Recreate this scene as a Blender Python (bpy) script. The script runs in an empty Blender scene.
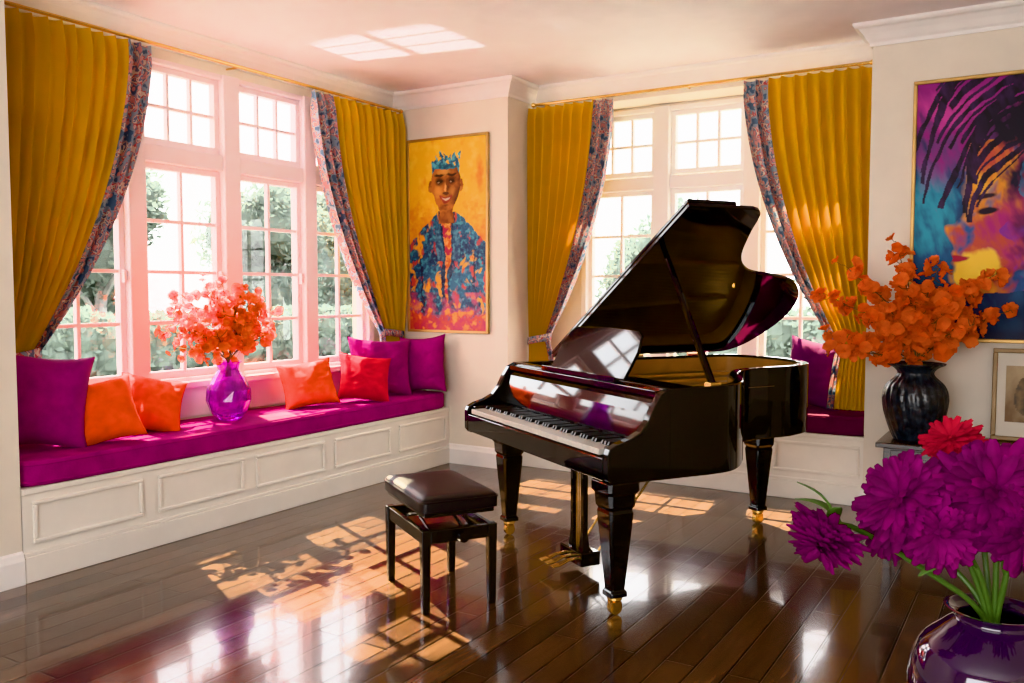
import bpy, bmesh, math, random
from math import sin, cos, pi, radians as RAD
from mathutils import Vector, noise, Matrix
random.seed(7)
S = bpy.context.scene
COL = S.collection
try: S.view_settings.view_transform = 'Khronos PBR Neutral'
except Exception: S.view_settings.view_transform = 'Standard'
S.view_settings.look = 'None'
S.view_settings.exposure = 0.48

# ------------------------------------------------------------------ materials
def nt(name):
    m = bpy.data.materials.new(name); m.use_nodes = True
    n = m.node_tree.nodes; l = m.node_tree.links
    return m, n, l, n['Principled BSDF']

def mat(name, col, rough=.5, metal=0, coat=0, var=.12, vscale=6, bump=0, bscale=60, trans=0, sheen=0, stretch=None, ior=None, thin=0, spec=None):
    m, n, l, b = nt(name)
    b.inputs['Roughness'].default_value = rough
    b.inputs['Metallic'].default_value = metal
    b.inputs['Coat Weight'].default_value = coat
    b.inputs['Coat Roughness'].default_value = .03
    b.inputs['Transmission Weight'].default_value = trans
    b.inputs['Sheen Weight'].default_value = sheen
    if ior: b.inputs['IOR'].default_value = ior
    if spec is not None: b.inputs['Specular IOR Level'].default_value = spec
    tc = n.new('ShaderNodeTexCoord')
    mp = n.new('ShaderNodeMapping'); l.new(tc.outputs['Object'], mp.inputs['Vector'])
    if stretch: mp.inputs['Scale'].default_value = stretch
    no = n.new('ShaderNodeTexNoise'); no.inputs['Scale'].default_value = vscale; no.inputs['Detail'].default_value = 4
    l.new(mp.outputs[0], no.inputs['Vector'])
    r = n.new('ShaderNodeValToRGB'); l.new(no.outputs['Fac'], r.inputs['Fac'])
    r.color_ramp.elements[0].position = .3; r.color_ramp.elements[1].position = .7
    r.color_ramp.elements[0].color = (*[c*(1-var) for c in col], 1)
    r.color_ramp.elements[1].color = (*[min(1, c*(1+var)) for c in col], 1)
    l.new(r.outputs[0], b.inputs['Base Color'])
    if bump:
        n2 = n.new('ShaderNodeTexNoise'); n2.inputs['Scale'].default_value = bscale; n2.inputs['Detail'].default_value = 3
        l.new(mp.outputs[0], n2.inputs['Vector'])
        bp = n.new('ShaderNodeBump'); bp.inputs['Strength'].default_value = bump; bp.inputs['Distance'].default_value = .01
        l.new(n2.outputs['Fac'], bp.inputs['Height']); l.new(bp.outputs[0], b.inputs['Normal'])
    if thin:      # thin cloth / petals / leaves let light through
        t = n.new('ShaderNodeBsdfTranslucent'); l.new(r.outputs[0], t.inputs['Color'])
        x = n.new('ShaderNodeMixShader'); x.inputs[0].default_value = thin
        l.new(b.outputs[0], x.inputs[1]); l.new(t.outputs[0], x.inputs[2]); l.new(x.outputs[0], n['Material Output'].inputs['Surface'])
    return m

M = {}
M['wall'] = mat('cream_wall_paint', (.79, .71, .60), .7, var=.03, bump=.05, bscale=200)
M['ceil'] = mat('ceiling_pink_bounce', (.87, .80, .81), .6, var=.03)  # white ceiling with pink bounce light tinted into its colour
M['trim'] = mat('white_trim_paint', (.87, .83, .80), .4, var=.03)
M['winpinkglow'] = mat('window_frame_pink_glow', (.90, .75, .77), .4, var=.03)  # white frame, pink glow off the seat painted into its colour
M['winpinkglow2'] = mat('alcove_window_frame_paint', (.87, .84, .82), .4, var=.03)
M['seatwood'] = mat('cream_seat_paint', (.84, .79, .71), .4, var=.03)
M['black'] = mat('black_piano_lacquer', (.003, .003, .0035), .05, coat=.1, var=.1)
M['blackwood'] = mat('black_painted_wood', (.006, .005, .005), .2, coat=.3, var=.2)
M['leather'] = mat('black_leather', (.012, .010, .012), .36, var=.2, bump=.25, bscale=220, spec=.35)
M['brass'] = mat('brass', (.75, .48, .16), .25, metal=1, var=.1)
M['iron'] = mat('gold_iron_frame', (.70, .40, .11), .35, metal=.5, var=.2)
M['rimwood'] = mat('warm_inner_rim_wood', (.62, .32, .10), .3, coat=.5, var=.25, vscale=4)
M['string'] = mat('string_wire', (.75, .6, .4), .3, metal=1, var=.05)
M['ivory'] = mat('white_key', (.62, .58, .52), .3, var=.03)
M['ebony'] = mat('black_key', (.01, .01, .01), .3, var=.1)
M['felt'] = mat('red_felt', (.25, .01, .02), .9)
M['gold'] = mat('gold_curtain_fabric', (.68, .385, .022), .85, var=.08, vscale=3, bump=.1, bscale=300, sheen=.05, thin=.08, spec=.2)
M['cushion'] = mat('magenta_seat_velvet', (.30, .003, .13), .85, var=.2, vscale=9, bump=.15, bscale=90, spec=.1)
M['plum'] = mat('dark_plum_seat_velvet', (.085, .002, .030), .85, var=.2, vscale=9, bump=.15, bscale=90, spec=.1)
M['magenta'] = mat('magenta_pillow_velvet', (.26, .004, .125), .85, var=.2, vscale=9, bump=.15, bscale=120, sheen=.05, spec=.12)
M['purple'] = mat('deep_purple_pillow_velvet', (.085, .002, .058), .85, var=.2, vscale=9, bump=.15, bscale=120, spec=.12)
M['orange'] = mat('orange_pillow_linen', (.76, .07, .006), .85, var=.15, vscale=9, bump=.15, bscale=150, spec=.12)
M['red'] = mat('red_pillow_linen', (.54, .012, .030), .85, var=.15, vscale=9, bump=.15, bscale=150, spec=.12)
M['vasepurple'] = mat('violet_glass', (.66, .08, .78), .03, var=.35, vscale=14, trans=.9, coat=.5, ior=1.38)
M['vasedark'] = mat('dark_violet_glaze', (.018, .003, .028), .07, var=.4, vscale=9, coat=1)
M['vaseblack'] = mat('black_slate_ceramic', (.032, .038, .046), .32, var=.8, vscale=30, bump=1.0, bscale=30, coat=.4)
M['petal'] = mat('orange_petal', (1.0, .25, .055), .65, var=.18, vscale=25, thin=.4, spec=.12)
M['petal2'] = mat('coral_orange_petal', (1.0, .19, .045), .65, var=.2, vscale=20, thin=.4, spec=.12)
M['petalr'] = mat('coral_spray_petal', (1.0, .235, .075), .65, var=.2, vscale=20, thin=.4, spec=.12)
M['fpurple'] = mat('magenta_purple_petal', (.125, .001, .066), .7, var=.6, vscale=22, thin=.10, spec=.18)
M['fcrimson'] = mat('crimson_petal', (.38, .015, .035), .7, var=.35, vscale=22, thin=.15, spec=.15)
M['stem'] = mat('green_stem', (.055, .11, .02), .5, var=.3)
M['twig'] = mat('brown_twig', (.17, .11, .04), .6, var=.3)
M['leaf'] = mat('green_leaf', (.08, .16, .035), .5, var=.3)
M['darkwood'] = mat('dark_walnut', (.035, .015, .009), .25, var=.4, vscale=5, stretch=(1, 8, 8), coat=.4)
M['goldframe'] = mat('gilt_frame', (.50, .31, .11), .4, metal=.5, var=.2)
M['dimframe'] = mat('aged_bronze_frame', (.20, .13, .065), .45, metal=.4, var=.25)
M['mat'] = mat('mat_board', (.70, .64, .54), .8, var=.03)
M['bark'] = mat('bark', (.20, .19, .18), .9, var=.3)
M['foliage'] = mat('haze_greyed_foliage', (.175, .205, .175), .9, var=.15, vscale=.8, thin=.5, spec=.1)  # garden haze put into the pale, greyed leaf colour
M['lawn'] = mat('lawn_grass', (.24, .28, .23), .9, var=.2, vscale=1.5)

def glass_mat():
    m, n, l, b = nt('window_glass'); n.remove(b)
    t = n.new('ShaderNodeBsdfTransparent'); g = n.new('ShaderNodeBsdfGlossy'); g.inputs['Roughness'].default_value = .02
    x = n.new('ShaderNodeMixShader'); x.inputs[0].default_value = .03
    l.new(t.outputs[0], x.inputs[1]); l.new(g.outputs[0], x.inputs[2])
    l.new(x.outputs[0], n['Material Output'].inputs['Surface'])
    return m
M['glass'] = glass_mat()

def floor_mat():
    m, n, l, b = nt('dark_plank_floor')
    tc = n.new('ShaderNodeTexCoord'); mp = n.new('ShaderNodeMapping')
    mp.inputs['Rotation'].default_value = (0, 0, pi/2)
    l.new(tc.outputs['Object'], mp.inputs['Vector'])
    br = n.new('ShaderNodeTexBrick'); l.new(mp.outputs[0], br.inputs['Vector'])
    br.inputs['Scale'].default_value = 1; br.inputs['Brick Width'].default_value = 1.35; br.inputs['Row Height'].default_value = .125
    br.inputs['Mortar Size'].default_value = .006; br.inputs['Mortar Smooth'].default_value = .3; br.offset = .37; br.squash = 1
    br.inputs['Color1'].default_value = (.135, .074, .042, 1); br.inputs['Color2'].default_value = (.056, .028, .017, 1)
    br.inputs['Mortar'].default_value = (.005, .003, .002, 1)
    mp2 = n.new('ShaderNodeMapping'); mp2.inputs['Scale'].default_value = (16, 1.3, 1); l.new(tc.outputs['Object'], mp2.inputs['Vector'])
    no = n.new('ShaderNodeTexNoise'); no.inputs['Scale'].default_value = 2.5; no.inputs['Detail'].default_value = 6; no.inputs['Distortion'].default_value = .6
    l.new(mp2.outputs[0], no.inputs['Vector'])
    r = n.new('ShaderNodeValToRGB'); l.new(no.outputs['Fac'], r.inputs['Fac'])
    r.color_ramp.elements[0].position = .25; r.color_ramp.elements[1].position = .75
    r.color_ramp.elements[0].color = (.65, .61, .59, 1); r.color_ramp.elements[1].color = (1.22, 1.18, 1.14, 1)
    mx = n.new('ShaderNodeMix'); mx.data_type = 'RGBA'; mx.blend_type = 'MULTIPLY'; mx.inputs[0].default_value = 1
    l.new(br.outputs['Color'], mx.inputs[6]); l.new(r.outputs[0], mx.inputs[7])
    l.new(mx.outputs[2], b.inputs['Base Color'])
    b.inputs['Roughness'].default_value = .18
    b.inputs['Coat Weight'].default_value = .45; b.inputs['Coat Roughness'].default_value = .06
    n3 = n.new('ShaderNodeTexNoise'); n3.inputs['Scale'].default_value = 5; l.new(tc.outputs['Object'], n3.inputs['Vector'])
    ma = n.new('ShaderNodeMath'); ma.operation = 'MULTIPLY_ADD'; ma.inputs[1].default_value = .25; l.new(n3.outputs['Fac'], ma.inputs[0])
    inv = n.new('ShaderNodeMath'); inv.operation = 'MULTIPLY'; inv.inputs[1].default_value = -1.6; l.new(br.outputs['Fac'], inv.inputs[0])
    l.new(inv.outputs[0], ma.inputs[2])
    bp = n.new('ShaderNodeBump'); bp.inputs['Strength'].default_value = .5; bp.inputs['Distance'].default_value = .006
    l.new(ma.outputs[0], bp.inputs['Height']); l.new(bp.outputs[0], b.inputs['Normal']); l.new(bp.outputs[0], b.inputs['Coat Normal'])
    return m
M['floor'] = floor_mat()

def floral_mat():
    m, n, l, b = nt('floral_trim_fabric')
    tc = n.new('ShaderNodeTexCoord')
    v = n.new('ShaderNodeTexVoronoi'); v.inputs['Scale'].default_value = 19; l.new(tc.outputs['Object'], v.inputs['Vector'])
    no = n.new('ShaderNodeTexNoise'); no.inputs['Scale'].default_value = 15; no.inputs['Detail'].default_value = 2; l.new(tc.outputs['Object'], no.inputs['Vector'])
    r = n.new('ShaderNodeValToRGB'); r.color_ramp.interpolation = 'CONSTANT'
    l.new(no.outputs['Fac'], r.inputs['Fac'])
    els = r.color_ramp.elements
    els[0].position = 0; els[0].color = (.09, .15, .23, 1); els[1].position = .40; els[1].color = (.28, .33, .39, 1)
    for p, c in ((.49, (.52, .10, .11, 1)), (.52, (.68, .54, .43, 1)), (.57, (.16, .18, .26, 1)), (.62, (.58, .25, .24, 1))):
        e = els.new(p); e.color = c
    r2 = n.new('ShaderNodeValToRGB'); r2.color_ramp.interpolation = 'CONSTANT'; l.new(v.outputs['Distance'], r2.inputs['Fac'])
    e2 = r2.color_ramp.elements; e2[0].position = 0; e2[0].color = (1, 1, 1, 1); e2[1].position = .27; e2[1].color = (0, 0, 0, 1)
    mx = n.new('ShaderNodeMix'); mx.data_type = 'RGBA'; l.new(r2.outputs[0], mx.inputs[0])
    l.new(r.outputs[0], mx.inputs[6]); mx.inputs[7].default_value = (.66, .31, .28, 1)
    l.new(mx.outputs[2], b.inputs['Base Color']); b.inputs['Roughness'].default_value = .8
    t = n.new('ShaderNodeBsdfTranslucent'); l.new(mx.outputs[2], t.inputs['Color'])
    x = n.new('ShaderNodeMixShader'); x.inputs[0].default_value = .12
    l.new(b.outputs[0], x.inputs[1]); l.new(t.outputs[0], x.inputs[2]); l.new(x.outputs[0], n['Material Output'].inputs['Surface'])
    return m
M['floral'] = floral_mat()

def paint_mat():
    m, n, l, b = nt('painted_canvas')
    a = n.new('ShaderNodeVertexColor'); a.layer_name = 'paint'
    l.new(a.outputs[0], b.inputs['Base Color']); b.inputs['Roughness'].default_value = .55
    no = n.new('ShaderNodeTexNoise'); no.inputs['Scale'].default_value = 60
    bp = n.new('ShaderNodeBump'); bp.inputs['Strength'].default_value = .15; bp.inputs['Distance'].default_value = .004
    l.new(no.outputs['Fac'], bp.inputs['Height']); l.new(bp.outputs[0], b.inputs['Normal'])
    return m
M['paint'] = paint_mat()

# ------------------------------------------------------------------ mesh builder
class MB:
    def __init__(s): s.v = []; s.f = []
    def add(s, vs, fs):
        o = len(s.v); s.v += [tuple(p) for p in vs]; s.f += [tuple(i+o for i in f) for f in fs]; return s
    def box(s, x0, x1, y0, y1, z0, z1):
        x0, x1 = min(x0, x1), max(x0, x1); y0, y1 = min(y0, y1), max(y0, y1)
        return s.add([(x0,y0,z0),(x1,y0,z0),(x1,y1,z0),(x0,y1,z0),(x0,y0,z1),(x1,y0,z1),(x1,y1,z1),(x0,y1,z1)],
              [(0,3,2,1),(4,5,6,7),(0,1,5,4),(1,2,6,5),(2,3,7,6),(3,0,4,7)])
    def loft(s, rings, caps=True, closed=False):
        n = len(rings[0]); vs = [p for r in rings for p in r]; fs = []
        m = len(rings)
        for i in range(m if closed else m-1):
            j2 = (i+1) % m
            for j in range(n):
                k = (j+1) % n; fs.append((i*n+j, i*n+k, j2*n+k, j2*n+j))
        if caps and not closed:
            fs.append(tuple(range(n))[::-1]); fs.append(tuple((m-1)*n+j for j in range(n)))
        return s.add(vs, fs)
    def tube(s, path, r, n=8, caps=True):
        path = [Vector(p) for p in path]; rings = []
        rr = r if isinstance(r, (list, tuple)) else [r]*len(path)
        up = None
        for i, p in enumerate(path):
            d = (path[min(i+1, len(path)-1)] - path[max(i-1, 0)]).normalized()
            if up is None:
                up = Vector((0, 0, 1)) if abs(d.z) < .9 else Vector((1, 0, 0))
            a = d.cross(up).normalized(); b = a.cross(d).normalized(); up = b
            rings.append([p + (a*cos(2*pi*k/n) + b*sin(2*pi*k/n))*rr[i] for k in range(n)])
        return s.loft(rings, caps)
    def lathe(s, prof, n=32, c=(0, 0, 0)):
        rings = [[(c[0]+max(r, .0004)*cos(2*pi*k/n), c[1]+max(r, .0004)*sin(2*pi*k/n), c[2]+z) for k in range(n)] for r, z in prof]
        return s.loft(rings)
    def prism(s, pts, fn, a, b):
        return s.loft([[fn(p, a) for p in pts], [fn(p, b) for p in pts]])
    def build(s, name, m, parent=None, smooth=False, bevel=0, ang=35, recalc=True):
        me = bpy.data.meshes.new(name); me.from_pydata(s.v, [], s.f); me.update()
        if recalc:
            bm = bmesh.new(); bm.from_mesh(me); bmesh.ops.recalc_face_normals(bm, faces=bm.faces); bm.to_mesh(me); bm.free()
        if smooth:
            me.shade_smooth(); me.set_sharp_from_angle(angle=RAD(ang))
        me.materials.append(m)
        o = bpy.data.objects.new(name, me); COL.objects.link(o)
        if parent: o.parent = parent
        if bevel:
            b = o.modifiers.new('bevel', 'BEVEL'); b.width = bevel; b.segments = 2; b.limit_method = 'ANGLE'; b.angle_limit = RAD(40)
        return o

def tag(o, label=None, cat=None, group=None, kind=None):
    if label: o['label'] = label
    if cat: o['category'] = cat
    if group: o['group'] = group
    if kind: o['kind'] = kind
    return o
def thing(name, loc, label, cat, rz=0, group=None, kind=None):
    o = bpy.data.objects.new(name, None); COL.objects.link(o); o.empty_display_size = .1
    o.location = loc; o.rotation_euler = (0, 0, rz)
    return tag(o, label, cat, group, kind)
def spline(pts, k=6, closed=False):
    out = []; n = len(pts)
    for i in range(n if closed else n-1):
        g = lambda j: Vector(pts[j % n] if closed else pts[max(0, min(n-1, j))])
        p0, p1, p2, p3 = g(i-1), g(i), g(i+1), g(i+2)
        for q in range(k):
            t = q/k
            out.append(.5*((2*p1)+(p2-p0)*t+(2*p0-5*p1+4*p2-p3)*t*t+(3*p1-p0-3*p2+p3)*t**3))
    if not closed: out.append(Vector(pts[-1]))
    return out

# ------------------------------------------------------------------ room shell
H = 3.12
SX, SF = -4.88, -4.29          # left window wall, seat front / near wall face
WY, PY, BF = 6.72, 6.0, 6.2    # back window wall, picture wall face, back seat front
AL, AR = -3.71, -1.0           # back alcove sides
Z0, Z1 = .84, 2.92
struct = lambda o: tag(o, kind='structure')
f = MB(); f.box(-5.1, 1.8, -2.2, 6.95, -.12, 0); struct(f.build('floor', M['floor']))
f = MB(); f.box(-5.1, 1.8, -2.2, 6.95, H, H+.12); struct(f.build('ceiling', M['ceil']))
w = MB(); w.box(-5.1, SF, -2.2, 2.38, 0, H)
w.box(-5.1, SX, 2.38, 6.0, 0, Z0); w.box(-5.1, SX, 2.38, 6.0, Z1, H)
w.box(-5.1, SX, 2.38, 2.72, Z0, Z1); w.box(-5.1, SX, 5.72, 6.0, Z0, Z1)
struct(w.build('wall_left', M['wall']))
w = MB(); w.box(-5.1, AL, PY, 6.95, 0, H); w.box(AR, 1.8, PY, 6.95, 0, H)
w.box(AL, AR, WY, 6.95, 0, Z0); w.box(AL, AR, WY, 6.95, Z1, H)
w.box(AL, -3.41, WY, 6.95, Z0, Z1); w.box(-1.23, AR, WY, 6.95, Z0, Z1)
w.box(AL, AR, 6.42, WY, 2.94, H)
struct(w.build('wall_back', M['wall']))
w = MB(); w.box(1.8, 1.95, -2.2, 6.95, 0, H); struct(w.build('wall_right', M['wall']))
w = MB(); w.box(-5.1, -2.6, -2.35, -2.2, 0, H); w.box(1.2, 1.95, -2.35, -2.2, 0, H)
w.box(-2.6, 1.2, -2.35, -2.2, 0, .6); w.box(-2.6, 1.2, -2.35, -2.2, 2.6, H)  # opening added behind the camera to let in fill light
struct(w.build('wall_near', M['wall']))

def sweep(path, prof, name, m):
    n = len(path); mit = []
    for i in range(n):
        ns = []
        for a, b in ((i-1, i), (i, i+1)):
            if a >= 0 and b < n:
                d = Vector(path[b])-Vector(path[a]); d.normalize(); ns.append(Vector((d.y, -d.x)))
        if len(ns) == 1: mit.append(ns[0])
        else:
            s_ = ns[0]+ns[1]; mit.append(s_/(1+ns[0].dot(ns[1])))
    b = MB()
    b.loft([[(path[i][0]+mit[i].x*d, path[i][1]+mit[i].y*d, z) for d, z in prof] for i in range(n)])
    return struct(b.build(name, m))
crown = [(0, H-.135), (.012, H-.135), (.018, H-.115), (.03, H-.10), (.05, H-.065), (.075, H-.035), (.095, H-.028), (.105, H-.015), (.105, H), (0, H)]
sweep([(SF, -2.2), (SF, 2.38), (SX, 2.38), (SX, PY), (AL, PY), (AL, 6.42), (AR, 6.42), (AR, PY), (1.8, PY)], crown, 'trim_1', M['trim'])
base = [(0, 0), (.022, 0), (.022, .12), (.016, .135), (.010, .155), (0, .165)]
sweep([(SF, -2.2), (SF, 2.38)], base, 'baseboard_left', M['trim'])
sweep([(SF, PY), (AL, PY), (AL, BF)], base, 'baseboard_back', M['trim'])
sweep([(AR, BF), (AR, PY), (1.8, PY)], base, 'baseboard_right', M['trim'])

# ------------------------------------------------------------------ windows
def window(name, mp, a0, a1, bays, wm):
    root = thing(name, (0, 0, 0), None, None, kind='structure')
    def bx(b, aa, ab, d0, d1, z0, z1):
        p = mp(aa, d0); q = mp(ab, d1); b.box(p[0], q[0], p[1], q[1], z0, z1)
    fr = MB(); prev = a0
    edges = [a0]+[e for b in bays for e in b]+[a1]
    for i in range(0, len(edges), 2): bx(fr, edges[i], edges[i+1], -.035 if 0 < i < len(edges)-2 else -.02, .12, Z0, Z1)
    for b in bays:
        bx(fr, b[0], b[1], -.02, .12, Z0, .875); bx(fr, b[0], b[1], -.02, .12, 2.265, 2.375); bx(fr, b[0], b[1], -.02, .12, 2.885, Z1)
    fr.build('window_frame', wm, root, bevel=.008)
    sl = MB(); bx(sl, a0-.05, a1+.05, -.085, -.02, Z0-.03, Z0+.012); sl.build('window_sill', wm, root, bevel=.006)
    ap = MB(); bx(ap, a0-.05, a1+.05, -.016, -.001, .61, Z0-.031); ap.build('apron_board', wm, root, bevel=.004)
    for b in bays:
        for z0, z1, nc, nr in ((.877, 2.263, 2, 4), (2.377, 2.883, 3, 2)):
            s = MB(); st = .036; A0, A1 = b[0]+.002, b[1]-.002
            bx(s, A0, A0+st, .02, .07, z0, z1); bx(s, A1-st, A1, .02, .07, z0, z1)
            bx(s, A0+st, A1-st, .02, .07, z0, z0+st+.01); bx(s, A0+st, A1-st, .02, .07, z1-st, z1)
            for i in range(1, nc):
                c = A0+st+(A1-A0-2*st)*i/nc; bx(s, c-.011, c+.011, .03, .06, z0+st, z1-st)
            for j in range(1, nr):
                c = z0+st+(z1-z0-2*st)*j/nr; bx(s, A0+st, A1-st, .031, .059, c-.011, c+.011)
            so = s.build('sash', wm, root)
            g = MB(); bx(g, A0+st, A1-st, .044, .047, z0+st, z1-st); g.build('glass_pane', M['glass'], so)
            if nr == 4:
                h = MB(); c = A1-.018; bx(h, c-.008, c+.008, -.012, .02, 1.5, 1.58); h.build('latch', wm, so)
window('window_1', lambda a, d: (SX-d, a), 2.72, 5.72, [(2.79, 3.41), (3.535, 4.155), (4.295, 4.915), (5.04, 5.65)], M['winpinkglow'])
window('window_2', lambda a, d: (a, WY+d), -3.41, -1.23, [(-3.36, -2.755), (-2.625, -2.025), (-1.895, -1.29)], M['winpinkglow2'])

# ------------------------------------------------------------------ window seats
def window_seat(name, label, mp, a0, a1, depth, n):
    """mp(a, d): a along the wall, d towards the wall from the seat front"""
    root = thing(name, (0, 0, 0), label, 'window seat')
    def bx(b, aa, ab, d0, d1, z0, z1):
        p = mp(aa, d0); q = mp(ab, d1); b.box(p[0], q[0], p[1], q[1], z0, z1)
    b = MB(); bx(b, a0, a1, 0, depth, 0, .44); b.build('base', M['seatwood'], root)
    b = MB(); bx(b, a0, a1, -.018, 0, 0, .13); bx(b, a0, a1, -.012, 0, .13, .15); b.build('plinth', M['seatwood'], root, bevel=.004)
    b = MB(); bx(b, a0, a1, -.012, depth, .44, .47); b.build('top_board', M['seatwood'], root, bevel=.004)
    per = (a1-a0)/n
    for i in range(n):
        p0, p1 = a0+per*i+.05, a0+per*(i+1)-.05; z0, z1 = .19, .405; t = .022
        b = MB()
        for (x0, x1, y0, y1) in ((p0, p1, z0, z0+t), (p0, p1, z1-t, z1), (p0, p0+t, z0+t, z1-t), (p1-t, p1, z0+t, z1-t)):
            bx(b, x0, x1, -.014, 0, y0, y1)
        b.build('panel_moulding', M['seatwood'], root, bevel=.006)
    return root
window_seat('window_seat', 'long cream panelled window seat built under the left windows', lambda a, d: (SF-d, a), 2.385, 5.995, .585, 5)
window_seat('window_seat', 'cream panelled window seat in the alcove behind the piano', lambda a, d: (a, BF+d), AL+.005, AR-.005, .515, 4)

def puffy(name, x0, x1, y0, y1, z0, z1, m, label):
    root = thing(name, ((x0+x1)/2, (y0+y1)/2, z0), label, 'cushion')
    hx, hy, h = (x1-x0)/2, (y1-y0)/2, z1-z0
    b = MB(); rings = []
    def sup(t, e=.18): c, s_ = cos(t), sin(t); return (math.copysign(abs(c)**e, c), math.copysign(abs(s_)**e, s_))
    N = 96
    for q in range(13):
        ph = -pi/2+pi*q/12; cz, sz = sup(ph, .45)
        ring = []
        for k in range(N):
            t = 2*pi*k/N; c, s_ = sup(t, .16)
            shr_x = hx-.03*(1-cz); shr_y = hy-.03*(1-cz)
            if q in (0, 12): shr_x *= .93; shr_y *= .93
            ring.append((c*shr_x, s_*shr_y, h/2+sz*h/2))
        rings.append(ring)
    b.loft(rings); b.build('pad', m, root, smooth=True, ang=60)
    for zz in (.02, h-.02):
        p = MB(); path = []
        for k in range(N+1):
            c, s_ = sup(2*pi*k/N, .16); path.append((c*(hx-.002), s_*(hy-.002), zz))
        p.tube(path, .006, 6, caps=False); p.build('piping', m, root, smooth=True)
    return root
puffy('seat_cushion', SX+.02, SF+.02, 2.40, 5.975, .472, .60, M['cushion'], 'long deep magenta velvet cushion on the left window seat')
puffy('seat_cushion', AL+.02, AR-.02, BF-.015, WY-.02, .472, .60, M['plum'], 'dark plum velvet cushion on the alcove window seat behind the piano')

# ------------------------------------------------------------------ pillows
def pillow(label, w, h, t, m, loc, yaw, tilt, roll=0, seed=0):
    n = 28; b = MB(); vs = []; idx = {}
    for side in (1, -1):
        for i in range(n+1):
            for j in range(n+1):
                a = -1+2*i/n; c = -1+2*j/n
                edge = i in (0, n) or j in (0, n)
                if side == -1 and edge: idx[side, i, j] = idx[1, i, j]; continue
                px = a*w/2*(1-.12*(1-c*c)); pz = c*h/2*(1-.12*(1-a*a))      # pinched corners
                th = t/2*((1-a**4)*(1-c**4))**.62
                th *= 1+.16*noise.noise(Vector((a*1.7+seed, c*1.7, side+seed)))
                q = noise.noise(Vector((a*2.2+c*1.3+seed, c*2.6-a, side*3)))
                th -= .020*max(0, 1-abs(q)*6)*(1-a**4)*(1-c**4)*min(1, .35+a*a+c*c)      # soft creases
                idx[side, i, j] = len(vs); vs.append((px, side*th, pz+h/2*.99))
    fs = []
    for side in (1, -1):
        for i in range(n):
            for j in range(n):
                fs.append((idx[side, i, j], idx[side, i+1, j], idx[side, i+1, j+1], idx[side, i, j+1]))
    b.add(vs, fs); o = b.build('pillow', m, smooth=True, ang=80)
    o.rotation_mode = 'YXZ'; o.rotation_euler = (RAD(-tilt), RAD(roll), RAD(yaw)); o.location = loc
    return tag(o, label, 'pillow')
ZS = .605
pillow('large magenta velvet pillow at the near end of the left window seat', .46, .53, .24, M['magenta'], (-4.56, 2.64, ZS), 62, 16, 7, 1)
pillow('orange pillow next to the large magenta pillow by the left curtain', .38, .39, .20, M['orange'], (-4.42, 2.97, ZS), 58, 28, -12, 2)
pillow('orange pillow between another orange pillow and the violet vase', .39, .37, .20, M['orange'], (-4.58, 3.31, ZS), 66, 30, 14, 3)
pillow('bright orange pillow just beyond the violet vase, beside the red pillow', .42, .36, .22, M['orange'], (-4.54, 4.66, ZS), 62, 22, -6, 4)
pillow('red pillow beside an orange one, in front of the magenta pillow', .42, .38, .20, M['red'], (-4.43, 5.08, ZS), 58, 22, 9, 5)
pillow('magenta pillow behind the red pillow under the right-hand curtain of the left window', .54, .48, .20, M['magenta'], (-4.57, 5.45, ZS), 58, 16, 4, 6)
pillow('magenta pillow in the far corner of the left window seat below the portrait', .43, .48, .17, M['magenta'], (-4.41, 5.80, ZS), 10, 8, -5, 7)
pillow('purple pillow on the alcove seat to the right of the piano', .44, .51, .20, M['purple'], (-1.46, 6.46, ZS), 4, 14, 9, 8)

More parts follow.
